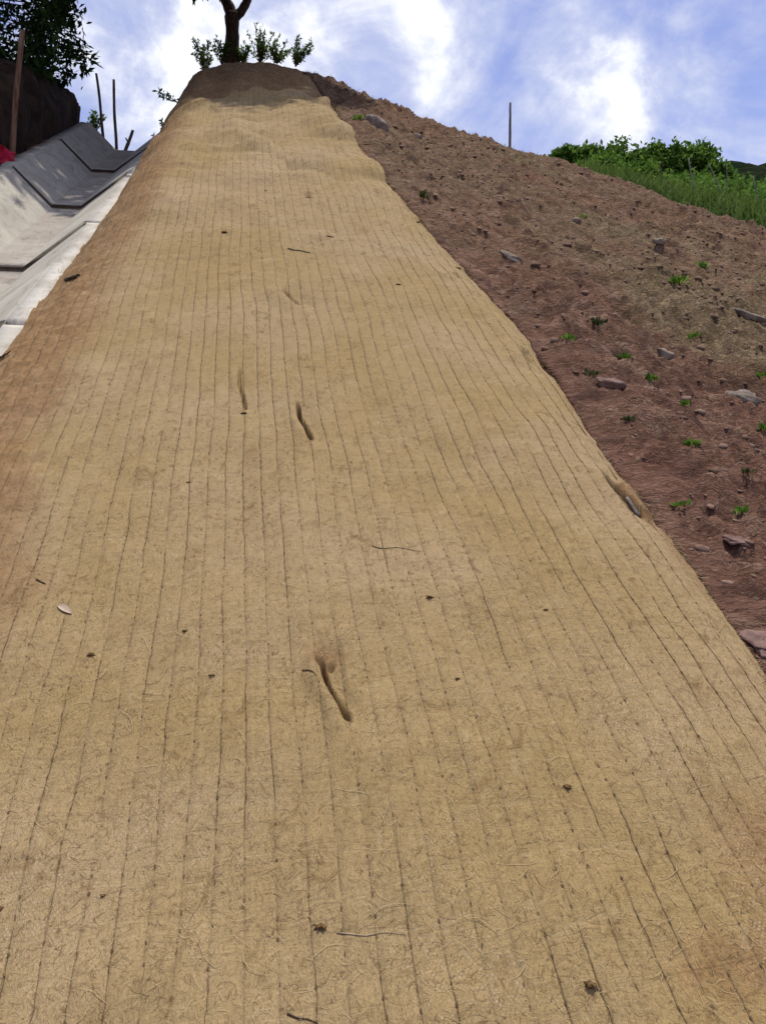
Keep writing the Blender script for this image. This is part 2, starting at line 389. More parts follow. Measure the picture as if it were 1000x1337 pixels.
def blades(base, h, wd, rs=RS, lean=.35, nrm=None):
    """grass blades: 2 quads each"""
    base = np.asarray(base, float); n = len(base)
    a = rs.rand(n) * 2 * math.pi; ln = lean * rs.rand(n) + .05; hh = h * (.45 + .75 * rs.rand(n))
    d = np.stack([np.cos(a) * ln, np.sin(a) * ln, np.ones(n)], 1); b2 = rs.rand(n) * 2 * math.pi
    s = np.stack([np.cos(b2), np.sin(b2), np.zeros(n)], 1) * wd / 2
    p1 = base + d * (hh * .55)[:, None]; p2 = base + d * (hh * .95)[:, None] + np.stack([np.cos(a), np.sin(a), 0 * a], 1) * (ln * hh * .6)[:, None]
    co = np.stack([base - s, base + s, p1 + s * .8, p1 - s * .8, p2 + s * .12, p2 - s * .12], 1).reshape(-1, 3)
    i = np.arange(n)[:, None] * 6
    f = np.concatenate([i + np.array([[0, 1, 2, 3]]), i + np.array([[3, 2, 4, 5]])], 0)
    return co, f, np.repeat(rs.rand(n), 6)

# ------------------------------------------------------------------ ground sheet
def axis(segs):
    out = []
    for a, b, st in segs: out.append(np.linspace(a, b, max(1, int(round((b - a) / st))), endpoint=False))
    return np.concatenate(out + [[segs[-1][1]]])
gx = axis([(-600, -60, 90), (-60, -12, 8), (-12, -3, .6), (-3, -2.2, .1), (-2.2, -2.0, .03), (-2.0, -1.1, .15), (-1.1, -.4, .04), (-.4, .9, .1), (.9, 5.2, .017), (5.2, 8, .08), (8, 20, .8), (20, 80, 10), (80, 600, 80)])
gy = axis([(-600, -60, 90), (-60, -6, 6), (-6, .4, .3), (.4, 6, .018), (6, 15.5, .027), (15.5, 24, .4), (24, 80, 6), (80, 900, 80)])
GX, GY = np.meshgrid(gx, gy)
GZ = ground(GX, GY)
def gsurf(x, y):
    x = np.asarray(x, float); y = np.asarray(y, float)
    i = np.clip(np.searchsorted(gx, x) - 1, 0, len(gx) - 2); j = np.clip(np.searchsorted(gy, y) - 1, 0, len(gy) - 2)
    u = (x - gx[i]) / (gx[i + 1] - gx[i]); v = (y - gy[j]) / (gy[j + 1] - gy[j])
    return (GZ[j, i] * (1 - u) + GZ[j, i + 1] * u) * (1 - v) + (GZ[j + 1, i] * (1 - u) + GZ[j + 1, i + 1] * u) * v
zone = sst(fbm(GX * .55 + .3, GY * .45, 77, 3) + .3 * fbm(GX * 4, GY * 4, 78, 3), -.55, .25) * sst(GX - (1.2 + .13 * (GY - 4)), .3, 1.1) * (1 - .9 * sst(GY, 5.0, 3.6)) * (1 - .85 * sst(GY - np.interp(GX, CX, CY), -2.2, -.6))
redz = np.clip(sst(GY + .8 * fbm(GX * 1.2, GY * 1.2, 501, 3), 6.5, 4.0) + .5 * sst(GY - np.interp(GX, CX, CY), -1.6, -.5), 0, 1)
g = mesh_np('ground', np.stack([GX, GY, GZ], -1).reshape(-1, 3), grid_faces(len(gy), len(gx)), M_SOIL, smooth=True, attrs={'zone': zone.ravel(), 'redsoil': redz.ravel()})
props(g, kind='structure')

# ------------------------------------------------------------------ coir blanket
def edgeL(Y): return -.955 + .012 * fbm(Y * 3, Y * 0, 63, 4) + .10 * sst(Y, 9, 13)
# folds and slits: pixel ends, depth, half-width, lift of the left lip, rust
FOLDS = [((421, 880), (450, 957), .10, .0058, .018), ((390, 533), (403, 578), .09, .0065, .015), ((314, 488), (318, 538), .045, .0045, .006),
         ((372, 384), (389, 403), .035, .012, .02), ((792, 612), (829, 662), .09, .010, .010), ((686, 443), (693, 462), .04, .014, .02),
         ((405, 258), (399, 262), .03, .02, .01), ((424, 309), (436, 312), .03, .018, .012), ((594, 352), (604, 358), .03, .018, .012),
         ((414, 879), (434, 884), .03, .009, .006)]
fold_qv = [(on_plane(*a)[:2], on_plane(*b)[:2], d, w_, l) for a, b, d, w_, l in FOLDS]
FLAP = (on_plane(808, 612)[:2], on_plane(843, 660)[:2])
def wob(X, Y):
    return .030 * fbm(X * .9, Y * .55, 301, 2) + .012 * fbm(X * 3.2, Y * 1.6, 305, 2) + .004 * fbm(X * 12, Y * 5, 309, 2)
def matz(X, Y, quilt=True):
    X = np.asarray(X, float); Y = np.asarray(Y, float)
    z = ground(X, Y, False)
    near = sst(Y, 15.0, 13.5)
    hgt = .024 + .018 * fbm(X * 2.2, Y * 1.3, 201, 3) + .010 * fbm(X * 7, Y * 5, 207, 3)
    hgt = hgt + .040 * fbm(X * 1.6 + 3, Y * 1.1, 213, 3) * sst(Y, 4, 7)              # bigger bulges up the slope
    bul = np.clip(fbm(X * 1.9, Y * 1.5 + X * .5, 231, 2) - .1, 0, 1)
    hgt = hgt + .17 * bul * sst(Y, 5, 7.5) * sst(Y, 13.5, 11) + .03 * fbm(X * 3.5 + Y, Y * 4.2, 233, 3) * sst(Y, 5.5, 7.5)
    hgt = hgt - .02 * sst(X, edgeR(Y) - .10, edgeR(Y))
    mrg = sst(X, -.955 + .30, -.955 + .12) + .6 * sst(Y, 11.0, 12.2)
    hgt = hgt + mrg * (.022 * fbm(X * 9, Y * 7, 241, 4) + .012 * np.clip(fbm(X * 22, Y * 20, 245, 3), 0, 1))
    for a, b_, d, w_, l in fold_qv:
        ab = b_ - a; L = np.hypot(*ab); e = ab / L
        rx = X - a[0]; ry = Y - a[1]; s = (rx * e[0] + ry * e[1]) / L
        nx = rx * (-e[1]) + ry * e[0]      # + is on one side
        nx = nx if e[1] < 0 else nx
        side = (rx * e[1] - ry * e[0]) * (-1 if e[1] < 0 else 1)   # + to the right of the slit
        side = side + .006 * np.sin(s * 5)
        win = sst(s, -.10, .08) * sst(s, 1.10, .92)
        wsoft = np.exp(-((s - .5) / .75) ** 4)
        wl = w_ * (.8 + .4 * np.clip(s, 0, 1))
        hgt = hgt - d * np.exp(-(side / wl) ** 2) * win
        hgt = hgt + l * np.exp(-((side + 4.5 * w_) / (4.0 * w_)) ** 2) * wsoft * (side < 60)
        hgt = hgt - l * .7 * np.exp(-((side - 3.5 * w_) / (3.5 * w_)) ** 2) * wsoft
    a, b_ = FLAP; ab = b_ - a; L = np.hypot(*ab); e = ab / L; s = ((X - a[0]) * e[0] + (Y - a[1]) * e[1]) / L
    side = ((X - a[0]) * e[1] - (Y - a[1]) * e[0]) * (-1 if e[1] < 0 else 1)
    hgt = hgt + .034 * np.exp(-(side / .026) ** 2) * sst(s, -.1, .35) * sst(s, 1.12, .9)
    return z + hgt
# flap by the right edge
nv = 0
Yv = axis([(.5, 1.4, .03), (1.4, 3.2, .0075), (3.2, 6, .014), (6, 10, .022), (10, 15.2, .035)])
NQ = 640
cx_ = np.linspace(-1.1, 1.25, 4000); den = 1 + 2.2 * np.exp(-((cx_ - .145) / .05) ** 2) + 2.0 * np.exp(-((cx_ - .98) / .06) ** 2)
cum = np.concatenate([[0], np.cumsum((den[1:] + den[:-1]) / 2)]); cum /= cum[-1]
nn = np.interp(np.linspace(0, 1, NQ), cum, (cx_ - cx_[0]) / (cx_[-1] - cx_[0]))
Lr, Rr = edgeL(Yv), edgeR(Yv)
X = Lr[:, None] + (Rr - Lr)[:, None] * nn[None, :]; Y = np.repeat(Yv[:, None], NQ, 1)
Z = matz(X, Y)
# skirt: edge turned down to the soil
Z[:, 0] = np.minimum(ground(X[:, 0], Yv, False) - .03, Z[:, 0]); Z[:, -1] = np.minimum(ground(X[:, -1] + .05, Yv, True), Z[:, -2]) - .03
qq = X - wob(X, Y)
wid = .31 + .10 * sst(Y, 5, 8) + .10 * fbm(Y * .8, X * 0, 401, 3) + .10 * sst(Y, 3.5, 2.5)
stain = sst(X + .955, wid + .20, wid * .4) + .9 * sst(Y, 12.0, 13.4) * sst(fbm(X * 3, Y * 3, 411), -.4, .2)  # soil along the left margin; crest term is soil plus painted tree shade
soil_shade = sst(Y + .9 * fbm(X * 2.2, Y * 1.6, 415, 4) + .35 * fbm(X * 8, Y * 8, 417, 2), 10.3, 11.3)  # soil on the crest, spread downhill to deepen the tree's shadow by colour
stain = stain + .8 * sst(np.hypot((X - 1.02) / .25, (Y - 1.62) / .22), 1.3, .2)
for (px, py, rx, ry, k) in ((420, 878, .05, .05, 1.0), (824, 640, .035, .11, 1.1), (60, 520, .06, .15, .6), (960, 1290, .10, .07, .8), (165, 250, .16, .9, .9)):
    p = on_plane(px, py); stain = stain + k * np.exp(-((X - p[0]) / rx) ** 2 - ((Y - p[1]) / ry) ** 2) * (1 + .6 * fbm(X * 20, Y * 20, 431))
stain = stain + .55 * sst(X, edgeR(Y) - .07, edgeR(Y)) * sst(fbm(X * 5, Y * 4, 441, 4), -.1, .4)
stain = np.clip(stain + .25 * fbm(X * 6, Y * 5, 421, 4) * (stain > .02), 0, 1)
blanket = empty('erosion_blanket', (0, 0, 0))
props(blanket, 'long tan coir erosion control blanket with dark stitch rows laid up the steep slope', 'erosion blanket')
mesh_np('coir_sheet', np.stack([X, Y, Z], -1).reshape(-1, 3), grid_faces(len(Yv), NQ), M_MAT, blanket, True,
        uv=np.stack([qq, Y], -1).reshape(-1, 2), attrs={'stain': stain.ravel(), 'soil_shade': soil_shade.ravel()})
# stitch rows
k0 = int(math.floor(-1.0 / SP)); 
for k in range(k0, int(1.3 / SP) + 1):
    x0 = k * SP
    rs = np.random.RandomState(500 + k)
    ys = axis([(.9, 3, .0045), (3, 4.5, .008), (4.5, 7, .016), (7, 15.0, .04)])
    xs = x0 + wob(x0, ys); xs = x0 + wob(xs, ys) + .0030 * fbm(ys * 9, ys * 0 + k, 601 + k, 3) + .0022 * fbm(ys * 40, ys * 0 + k, 651 + k, 2)
    ok = (xs > edgeL(ys) + .03) & (xs < edgeR(ys) - .03) & (ys < 11.9 + .8 * math.sin(k * 2.3))
    if ok.sum() < 20: continue
    ys = ys[ok]; xs = xs[ok]
    zs = matz(xs, ys)
    step = np.gradient(ys); ph = (ys / .034 + rs.rand() * 5 + .6 * fbm(ys * 3, ys * 0, 700 + k, 2))
    knot = np.exp(-((ph - np.round(ph)) / (.075 + .08 * sst(ys, 2.5, 5))) ** 2) * (hsh(np.round(ph), np.round(ph) * 0 + k, 5) > .35)
    vis = sst(fbm(ys * 3.5, ys * 0 + k * 3.1, 801, 4) + .5 * fbm(xs * 2, ys, 803, 2), -.25, .45)
    far = sst(ys, 4, 9)
    r = .00048 + .00038 * vis + .0018 * knot * (hsh(np.round(ph), np.round(ph) * 0 + k, 9) * .8 + .35) * (1 + .25 * sst(ys, 2.5, 1.5)) 
    r = r * (1 - .45 * far)
    zo = -.0001 + .0006 * vis + .0008 * knot - .0009 * (1 - vis) * (1 - knot) - .0006 * far
    pts = np.stack([xs, ys, zs + zo], 1)
    n = len(pts); ns = 4; th = np.arange(ns) * math.pi / 2 + math.pi / 4
    nz = np.array([0, -.53, .85]); ax = np.array([1.0, 0, 0])
    co = pts[:, None, :] + r[:, None, None] * (ax * np.cos(th)[None, :, None] + nz * np.sin(th)[None, :, None])
    i = np.arange(n - 1)[:, None] * ns; j = np.arange(ns)[None, :]
    f = np.stack([i + j, i + (j + 1) % ns, i + ns + (j + 1) % ns, i + ns + j], -1).reshape(-1, 4)
    mesh_np('stitch_row', co.reshape(-1, 3), f, M_THREAD, blanket, True)
# loose fibres
def fibres(n, ylo, yhi, ln, wd, rs, lift=.003):
    a = rs.rand(n); y = ylo * (yhi / ylo) ** (a)              # denser near the viewer
    x = edgeL(y) + (edgeR(y) - edgeL(y)) * rs.rand(n)
    # keep what the picture can show
    th = rs.rand(n) * 2 * math.pi; cv = (rs.rand(n) - .5) * 5.0; L = ln * (.35 + rs.rand(n) ** 2 * 1.5)
    K = 6; pts = []
    cx, cy = x.copy(), y.copy(); lf = rs.rand(n)
    for i in range(K):
        z = matz(cx, cy) + lift * (.25 + lf * math.sin(math.pi * i / (K - 1)) * 1.6)
        pts.append(np.stack([cx, cy, z], 1))
        cx = cx + np.cos(th) * L / (K - 1); cy = cy + np.sin(th) * L / (K - 1) * .85; th = th + cv / (K - 1) + rs.normal(size=n) * .25
    pts = np.stack(pts, 1)
    T = np.gradient(pts, axis=1); nz = np.array([0, -.53, .85]); S = np.cross(T, nz); S /= np.linalg.norm(S, axis=2)[..., None] + 1e-9
    w_ = wd * (.6 + .8 * rs.rand(n))[:, None, None] * np.array([.5, .9, 1, 1, .9, .3])[None, :, None] / 2
    sc = (1 + .22 * (y - 2).clip(0))[:, None, None]
    co = np.stack([pts - S * w_ * sc, pts + S * w_ * sc], 2).reshape(-1, 3)
    i = (np.arange(n)[:, None] * K * 2 + np.arange(K - 1)[None, :] * 2)
    f = np.stack([i, i + 1, i + 3, i + 2], -1).reshape(-1, 4)
    return co, f
mb_v, mb_f, mi, off = [], [], [], 0
for (n, a, b_, L, W, m_) in ((15000, 1.25, 6.5, .024, .00055, 0), (9000, 1.25, 6.5, .012, .0006, 1), (14000, 1.25, 6.5, .022, .0007, 2), (1500, 1.25, 6.5, .05, .0008, 0), (3500, 5, 13, .03, .0011, 0), (4000, 5, 13, .03, .0012, 1)):
    co, f = fibres(n, a, b_, L, W, np.random.RandomState(n)); mb_v.append(co); mb_f.append(f + off); off += len(co); mi.append(np.full(len(f), m_))
nF = 5200; rsE = np.random.RandomState(77); yE = 1.6 * (13.0 / 1.6) ** rsE.rand(nF); xE = edgeR(yE) - .012 + rsE.normal(size=nF) * .006
thE = rsE.normal(size=nF) * .9; LE = (.012 + .03 * rsE.rand(nF) ** 2) * (1 + .08 * yE); pE = []
for i in range(5):
    kx = xE + np.cos(thE) * LE * i / 4; ky = yE + np.sin(thE) * LE * i / 4 + .004 * math.sin(i * 1.3) * rsE.normal(size=nF)
    pE.append(np.stack([kx, ky, np.maximum(matz(np.minimum(kx, edgeR(ky)), ky) * 1.0, gsurf(kx, ky) + .004) - .008 * i / 4], 1))
pE = np.stack(pE, 1); wE = (.0006 + .00022 * yE)[:, None, None] * np.array([0, 0, 1.0]); wE2 = (.0005 + .0002 * yE)[:, None, None] * np.array([.3, .9, 0])
co = np.stack([pE - wE2, pE + wE2 + wE * .3], 2).reshape(-1, 3); i = np.arange(nF)[:, None] * 10 + np.arange(4)[None, :] * 2
f = np.stack([i, i + 1, i + 3, i + 2], -1).reshape(-1, 4); mb_v.append(co); mb_f.append(f + off); off += len(co); mi.append((rsE.rand(len(f)) * 3).astype(int))
o = mesh_np('loose_fibre', np.vstack(mb_v), np.vstack(mb_f), [M_FIB1, M_FIB2, M_FIB3], blanket, False, midx=np.concatenate(mi))
o['kind'] = 'stuff'

# ------------------------------------------------------------------ small things lying on the blanket
def fuzz_ball(px, py, r, squash=.5, seed=0, stretch=1.0):
    """a lump of tangled dark fibre"""
    rs = np.random.RandomState(seed); p = on_ground(px, py, matz)
    X_, Y_ = p[0], p[1]; c = np.array([X_, Y_, float(matz(X_, Y_)) - r * .22])
    co, f = [], []; nu, nvv = 10, 7
    for i in range(nvv):
        for j in range(nu):
            a = math.pi * (i + .001) / (nvv - 1 + .002); b_ = 2 * math.pi * j / nu
            k = r * (.35 + .80 * rs.rand())
            co.append(c + np.array([math.sin(a) * math.cos(b_) * k, math.sin(a) * math.sin(b_) * k * stretch, math.cos(a) * k * squash]))
    for i in range(nvv - 1):
        for j in range(nu): f.append((i * nu + j, i * nu + (j + 1) % nu, (i + 1) * nu + (j + 1) % nu, (i + 1) * nu + j))
    mb = MB().add(co, f)
    for q in range(14):
        a = rs.rand() * 2 * math.pi; L = r * (.5 + .7 * rs.rand()); s = c + np.array([math.cos(a), math.sin(a), .1]) * r * .3
        e = c + np.array([math.cos(a + .6) * L, math.sin(a + .6) * L * stretch, (.0 + .15 * rs.rand()) * r]); m = (s + e) / 2 + np.array([0, 0, r * .2])
        tc, tf = tube([s, m, e], [.0011, .0009, .0004], 4, False); mb.add(tc, tf)
    return mb.build('fibre_tuft', M_TUFT, None, True, loc=tuple(c))
TUFTS = [(277, 880, .010, 'round dark brown fibre tuft on a heavy stitch row, left of the long slit'),
         (318, 538, .012, 'dark fibre tuft at the lower end of a short dark pulled thread'),
         (120, 852, .009, 'small brown fibre tuft at the left of the blanket below the pale dry leaf'),
         (770, 1280, .013, 'large brown fibre tuft near the bottom right of the blanket'),
         (712, 793, .007, 'small dark fibre tuft right of centre on the blanket, below the torn fold'),
         (560, 776, .009, 'brown fibre tuft in the middle of the blanket, right of centre line'),
         (597, 882, .007, 'tiny dark fibre tuft right of the long slit'),
         (242, 820, .006, 'tiny dark fibre tuft between two stitch rows above the round dark one'),
         (418, 1205, .011, 'soft brown fibre tuft on the lower middle of the blanket'),
         (520, 371, .014, 'dark fibre tuft high on the blanket below the small brown lumps'),
         (545, 290, .014, 'dark fibre tuft close to the right edge high on the blanket'),
         (294, 303, .014, 'dark fibre tuft high on the left half of the blanket'),
         (247, 628, .008, 'faint brown fibre tuft on the left half of the blanket level with the torn fold'),
         (1, 1183, .007, 'dark fibre tuft at the lower left border of the picture'),
         (740, 1022, .008, 'dull brown fibre tuft on the lower right part of the blanket'),
         (135, 1165, .006, 'small dark fibre tuft on a stitch row at the lower left of the blanket')]
for i, (px, py, r, lab) in enumerate(TUFTS):
    props(fuzz_ball(px, py, r * (1.0 + .15 * (i % 3)), .38, i, 1.0 + .25 * (i % 4)), lab, 'fibre tuft', 'fibre tufts on the blanket')
LUMPS = [(403, 258, .050, .35, 'long olive brown fibre lump in a dent high on the blanket'), (430, 308, .040, .4, 'small olive brown fibre lump in a dent below the long one'),
         (598, 350, .035, .5, 'brown fibre lump by the right edge of the blanket halfway up'), (347, 249, .025, .5, 'small round fibre lump left of the long olive brown one')]
for i, (px, py, r, sq, lab) in enumerate(LUMPS):
    o = fuzz_ball(px, py, r * .7, .5, 50 + i, .5); o.data.materials[0] = M_FIB3
    props(o, lab, 'fibre lump', 'fibre lumps high on the blanket')
# wooden pegs seen inside the two slits
def peg(a, b_, r, lab):
    p, q = on_plane(*a), on_plane(*b_)
    pts = []
    for s in np.linspace(0, 1, 6):
        c = p * (1 - s) + q * s; pts.append([c[0] + .006, c[1], float(matz(c[0] + .010, c[1])) - .004 * (1 - s) + .001])
    co, f = tube(pts, [r * .7, r, r, r, r, r * .6], 8, True, .15, 3)
    props(MB().add(co, f).build('wooden_peg', M_GPOST, None, True, loc=tuple(pts[0])), lab, 'peg')
peg((815, 640), (832, 660), .006, 'short grey wooden peg end showing in the torn fold at the right edge')
# pale curled leaf
p = on_ground(84, 795, matz); rs = np.random.RandomState(4)
co, f = [], []
for i in range(9):
    s = i / 8; wd = .0085 * math.sin(math.pi * min(1, s * .92 + .06)) ** .7
    for j in range(5):
        a = (j - 2) / 2
        X_ = p[0] - .018 + s * .040 + a * wd * .55; Y_ = p[1] + .020 - s * .042 + a * wd * .9
        co.append((X_, Y_, float(matz(X_, Y_)) + .0005 + .003 * a * a + .0015 * math.sin(s * 3)))
props(mesh_np('dry_leaf', co, grid_faces(9, 5), M_DLEAF, None, True, loc=tuple(p)), 'curled pale dry leaf lying on the left of the blanket', 'leaf')
def twig(pxs, r, lab, mat=M_TWIG, fn=matz, lift=.0012, cat='twig'):
    pts = []
    for (a, b_) in pxs:
        q = on_ground(a, b_, fn); pts.append([q[0], q[1], float(fn(q[0], q[1])) + lift])
    pts = np.array(pts); n = 9; ss = np.linspace(0, len(pts) - 1, n)
    sm = np.stack([np.interp(ss, np.arange(len(pts)), pts[:, i]) for i in range(3)], 1)
    sm[:, 2] = fn(sm[:, 0], sm[:, 1]) + lift
    co, f = tube(sm, np.linspace(r, r * .5, n), 6, True, .3, int(pts[0][0] * 100) % 99)
    return props(MB().add(co, f).build('twig', mat, None, True, loc=tuple(pts[0])), lab, cat)
twig([(486, 711), (500, 717), (520, 714), (548, 720)], .0010, 'thin dark twig lying across the stitch rows in the middle of the blanket')
twig([(48, 755), (60, 762)], .0028, 'short dark splinter lying above the pale dry leaf')
twig([(375, 1324), (390, 1329), (402, 1327), (415, 1335)], .0018, 'dark twig lying at the bottom border of the blanket')
twig([(376, 325), (405, 330)], .0055, 'short dark twig lying flat high on the blanket')
twig([(440, 1215), (475, 1218), (500, 1215), (530, 1217)], .0009, 'long pale straw lying across the lower middle of the blanket', M_DLEAF)
twig([(395, 874), (414, 881)], .0020, 'rusty bent fibre at the head of the long slit', M_TUFT)
twig([(86, 369), (104, 362)], .013, 'dark stubby stick lying on the left margin of the blanket beside the drain lip', lift=.012)
twig([(0, 470), (14, 462)], .006, 'brown root end at the left border beside the drain lip', lift=.012)

# ------------------------------------------------------------------ concrete drain
drain = empty('drainage_channel', (LIPX, 8, float(lipz(8))))
props(drain, 'stepped trapezoidal concrete drainage channel running uphill beside the blanket', 'drain')
dl = np.array(drain.location)
prof_in = [(-1.055, .0), (-1.08, -.006), (-1.47, -.333), (-1.475, -.335), (-1.72, -.335), (-1.725, -.333), (-2.06, .0), (-2.065, .006), (-2.19, .018)]
prof_out = [(-2.19, -.45), (-1.055, -.45)]
prof = prof_in + prof_out
def jY(Z): return Z * 1.0
JO = [1.0, 2.35, 4.62, 6.95, 9.28, 11.6, DR_END]
for s in range(len(JO) - 1):
    y0, y1 = JO[s] + .024, JO[s + 1] - .024
    ys = np.linspace(y0, y1, 22)
    mb = MB(); co = []
    st = .022 * (1 if s % 2 else -.4)
    for y in ys:
        uu = (y - y0) / (y1 - y0)
        for (x, dz) in prof:
            jit = .003 * float(fbm(x * 5, y * 2.5, 900 + s, 3))
            deep = (1 if dz < -.05 else .4)
            co.append((x + .005 * float(fbm(y * 1.3, x, 910, 2)), y, float(lipz(y)) + dz + jit + deep * .03 * (.5 - uu)))
    n = len(prof); f = []
    for i in range(len(ys) - 1):
        for j in range(n): f.append((i * n + j, (i + 1) * n + j, (i + 1) * n + (j + 1) % n, i * n + (j + 1) % n))
    # end caps between inside profile and base
    for base in (0, (len(ys) - 1) * n):
        for j in range(len(prof_in) - 1):
            a, b2 = base + j, base + j + 1
            co.append((co[b2][0], co[b2][1], co[b2][2] - .12)); co.append((co[a][0], co[a][1], co[a][2] - .12))
            f.append((a, b2, len(co) - 2, len(co) - 1))
    mb.add(co, f); sec = mb.build('channel_section', [M_CONC, M_CONCF], drain, False); sec.location = -dl
    for pi_, poly in enumerate(sec.data.polygons):
        if pi_ < 21 * n and pi_ % n in (3, 4): poly.material_index = 1
    # pale mortar lip
    xs = [-.945, -.94, -1.055, -1.06]; zz = [-.10, .012, .014, -.10]
    co, f = [], []
    for y in np.linspace(y0, y1, 50):
        jt = .014 * float(fbm(y * 6, 0, 930, 3)); j2 = .006 * float(fbm(y * 8, 3, 931, 3))
        for q in range(4): co.append((xs[q] + (jt if q < 2 else .003 * jt), y, float(lipz(y)) + zz[q] + (j2 if q in (1, 2) else 0)))
    for i in range(49):
        for j in range(4): f.append((i * 4 + j, i * 4 + (j + 1) % 4, (i + 1) * 4 + (j + 1) % 4, (i + 1) * 4 + j))
    f.append((0, 3, 2, 1)); e = 49 * 4; f.append((e, e + 1, e + 2, e + 3))
    lp = MB().add(co, f).build('lip', M_LIP, sec, False)
# dirt-filled joints
for yj in JO[1:-1]:
    co = []
    for yy in (yj - .024, yj + .024):
        for (x, dz) in prof_in[:-1]: co.append((x - (.012 if x < -1.6 else -.0), yy, float(lipz(yy)) + dz + .016))
    o = mesh_np('joint', co, grid_faces(2, len(prof_in) - 1), M_JOINT, drain); o.location = -dl

# ------------------------------------------------------------------ dark earth bank on the far side of the drain
nu_, nv_ = 90, 60
co = []
for i in range(nv_):
    a = i / (nv_ - 1)                                   # 0 foot on the drain side .. 1 back
    for j in range(nu_):
        s = j / (nu_ - 1); y = 6.6 + s * 7.75
        H = 1.02 * (sst(s, -.02, .50)) * (1 - .22 * sst(s, .55, .98) ) * math.sqrt(max(0, 1 - max(0, (s - .86) / .14) ** 2.4))
        xf = -2.26 - .55 * sst(s, .55, .0) - .5 * max(0, (s - .93) / .07) ** 3 + .10 * float(fbm(y * 1.5, 0, 71, 3))
        ang = a * math.pi
        x = xf - (1 - math.cos(ang)) * 2.2 * (.5) - 1.0 * max(0, a - .5)
        prof_z = math.sin(min(ang, math.pi / 2) if a < .5 else ang) ** .55 if a < .5 else max(0, math.sin(ang)) ** .5
        z = float(lipz(min(y, 14))) - .08 + H * prof_z
        bul = .26 * float(fbm(y * 2.0, a * 7, 73, 5)) * math.sin(ang)
        co.append((x + bul + (.10 * math.sin(ang * 2) if a < .5 else 0), y, z + bul * .6))
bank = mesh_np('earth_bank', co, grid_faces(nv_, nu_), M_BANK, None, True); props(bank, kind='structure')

# ------------------------------------------------------------------ plants
def stem_shrub(name, base, h, spread, nst, leafL, mat, seed, lean=(0, 0), per=26, leafW=None, parent=None, stem_r=.006):
    rs = np.random.RandomState(seed); root = empty(name, tuple(base)); sm = MB(); C, D = [], []
    for i in range(nst):
        a = rs.rand() * 2 * math.pi; d = spread * (rs.rand() ** .7); hh = h * (.55 + .45 * rs.rand())
        end = np.array([math.cos(a) * d + lean[0], math.sin(a) * d + lean[1], hh]); mid = end * .5 + rs.normal(size=3) * h * .05
        pts = []
        for s in np.linspace(0, 1, 7):
            pts.append(2 * s * (1 - s) * mid * 1.0 + s * s * end)
        co, f = tube(pts, np.linspace(stem_r, stem_r * .3, 7), 5, False); sm.add(co, f)
        for q in range(per):
            s = .2 + .8 * rs.rand() ** .8; pt = 2 * s * (1 - s) * mid + s * s * end
            dd = rs.normal(size=3); dd[2] += .6; C.append(pt + rs.normal(size=3) * leafL * .15); D.append(dd)
    sm.build('stem', M_TWIG, root, True)
    co, f, tn = leaves(np.array(C), leafL, leafW or leafL * .42, .5, rs, np.array(D))
    mesh_np('foliage', co, f, mat, root, False, attrs={'tint': tn})
    return root
def above(px, py, Z, dz=0): 
    p = P(px, py, Z); return (p[0], p[1], p[2] + dz)
# shrubs on the top of the blanket, around the tree trunk (base pixel, height)
TOPS = [(268, 92, 14.2, .42, .10, 5, 'leafy green shrub at the left shoulder of the slope top, left of the tree trunk', (-.02, 0)),
        (290, 80, 14.6, .34, .08, 4, 'small leafy shrub touching the left side of the tree trunk', (0, 0)),
        (340, 78, 14.6, .42, .16, 8, 'densest leafy shrub just right of the tree trunk on the slope top', (0, 0)),
        (362, 78, 14.6, .24, .14, 5, 'low leafy shrub between the dense shrub and the right shoulder', (.03, 0)),
        (386, 82, 14.4, .34, .09, 4, 'leafy shrub leaning right at the right shoulder of the slope top', (.10, 0)),
        (318, 78, 14.7, .22, .08, 3, 'lowest leafy shrub right at the foot of the tree trunk', (0, 0))]
for i, (px, py, Z, h, sp, ns, lab, ln) in enumerate(TOPS):
    props(stem_shrub('shrub', above(px, py, Z, -.06), h * 1.15, sp * 2.0, ns + 8, .050, M_LEAF_MID, 20 + i, ln, 48), lab, 'shrub', 'shrubs around the tree on the slope top')
props(stem_shrub('shrub', above(236, 132, 12.9, -.04), .16, .03, 3, .065, M_LEAF_MID, 33, (-.28, 0), 16), 'single leafy sprig reaching left into the sky from the blanket shoulder', 'shrub')
props(stem_shrub('shrub', above(218, 170, 11.6, -.12), .26, .10, 6, .045, M_LEAF_MID, 34, (-.03, 0), 18), 'low green growth on the blanket shoulder above the drain', 'shrub')
props(stem_shrub('shrub', above(205, 188, 11.6, -.14), .22, .10, 6, .040, M_LEAF_MID, 36, (-.02, 0), 18), 'lowest green growth on the blanket shoulder at the drain end', 'shrub')
props(stem_shrub('shrub', above(126, 160, 14.6, -.15), .36, .13, 9, .055, M_LEAF_BR, 35, (0, 0), 26), 'bright green leafy shrub between the dark bank and the first thin post', 'shrub')

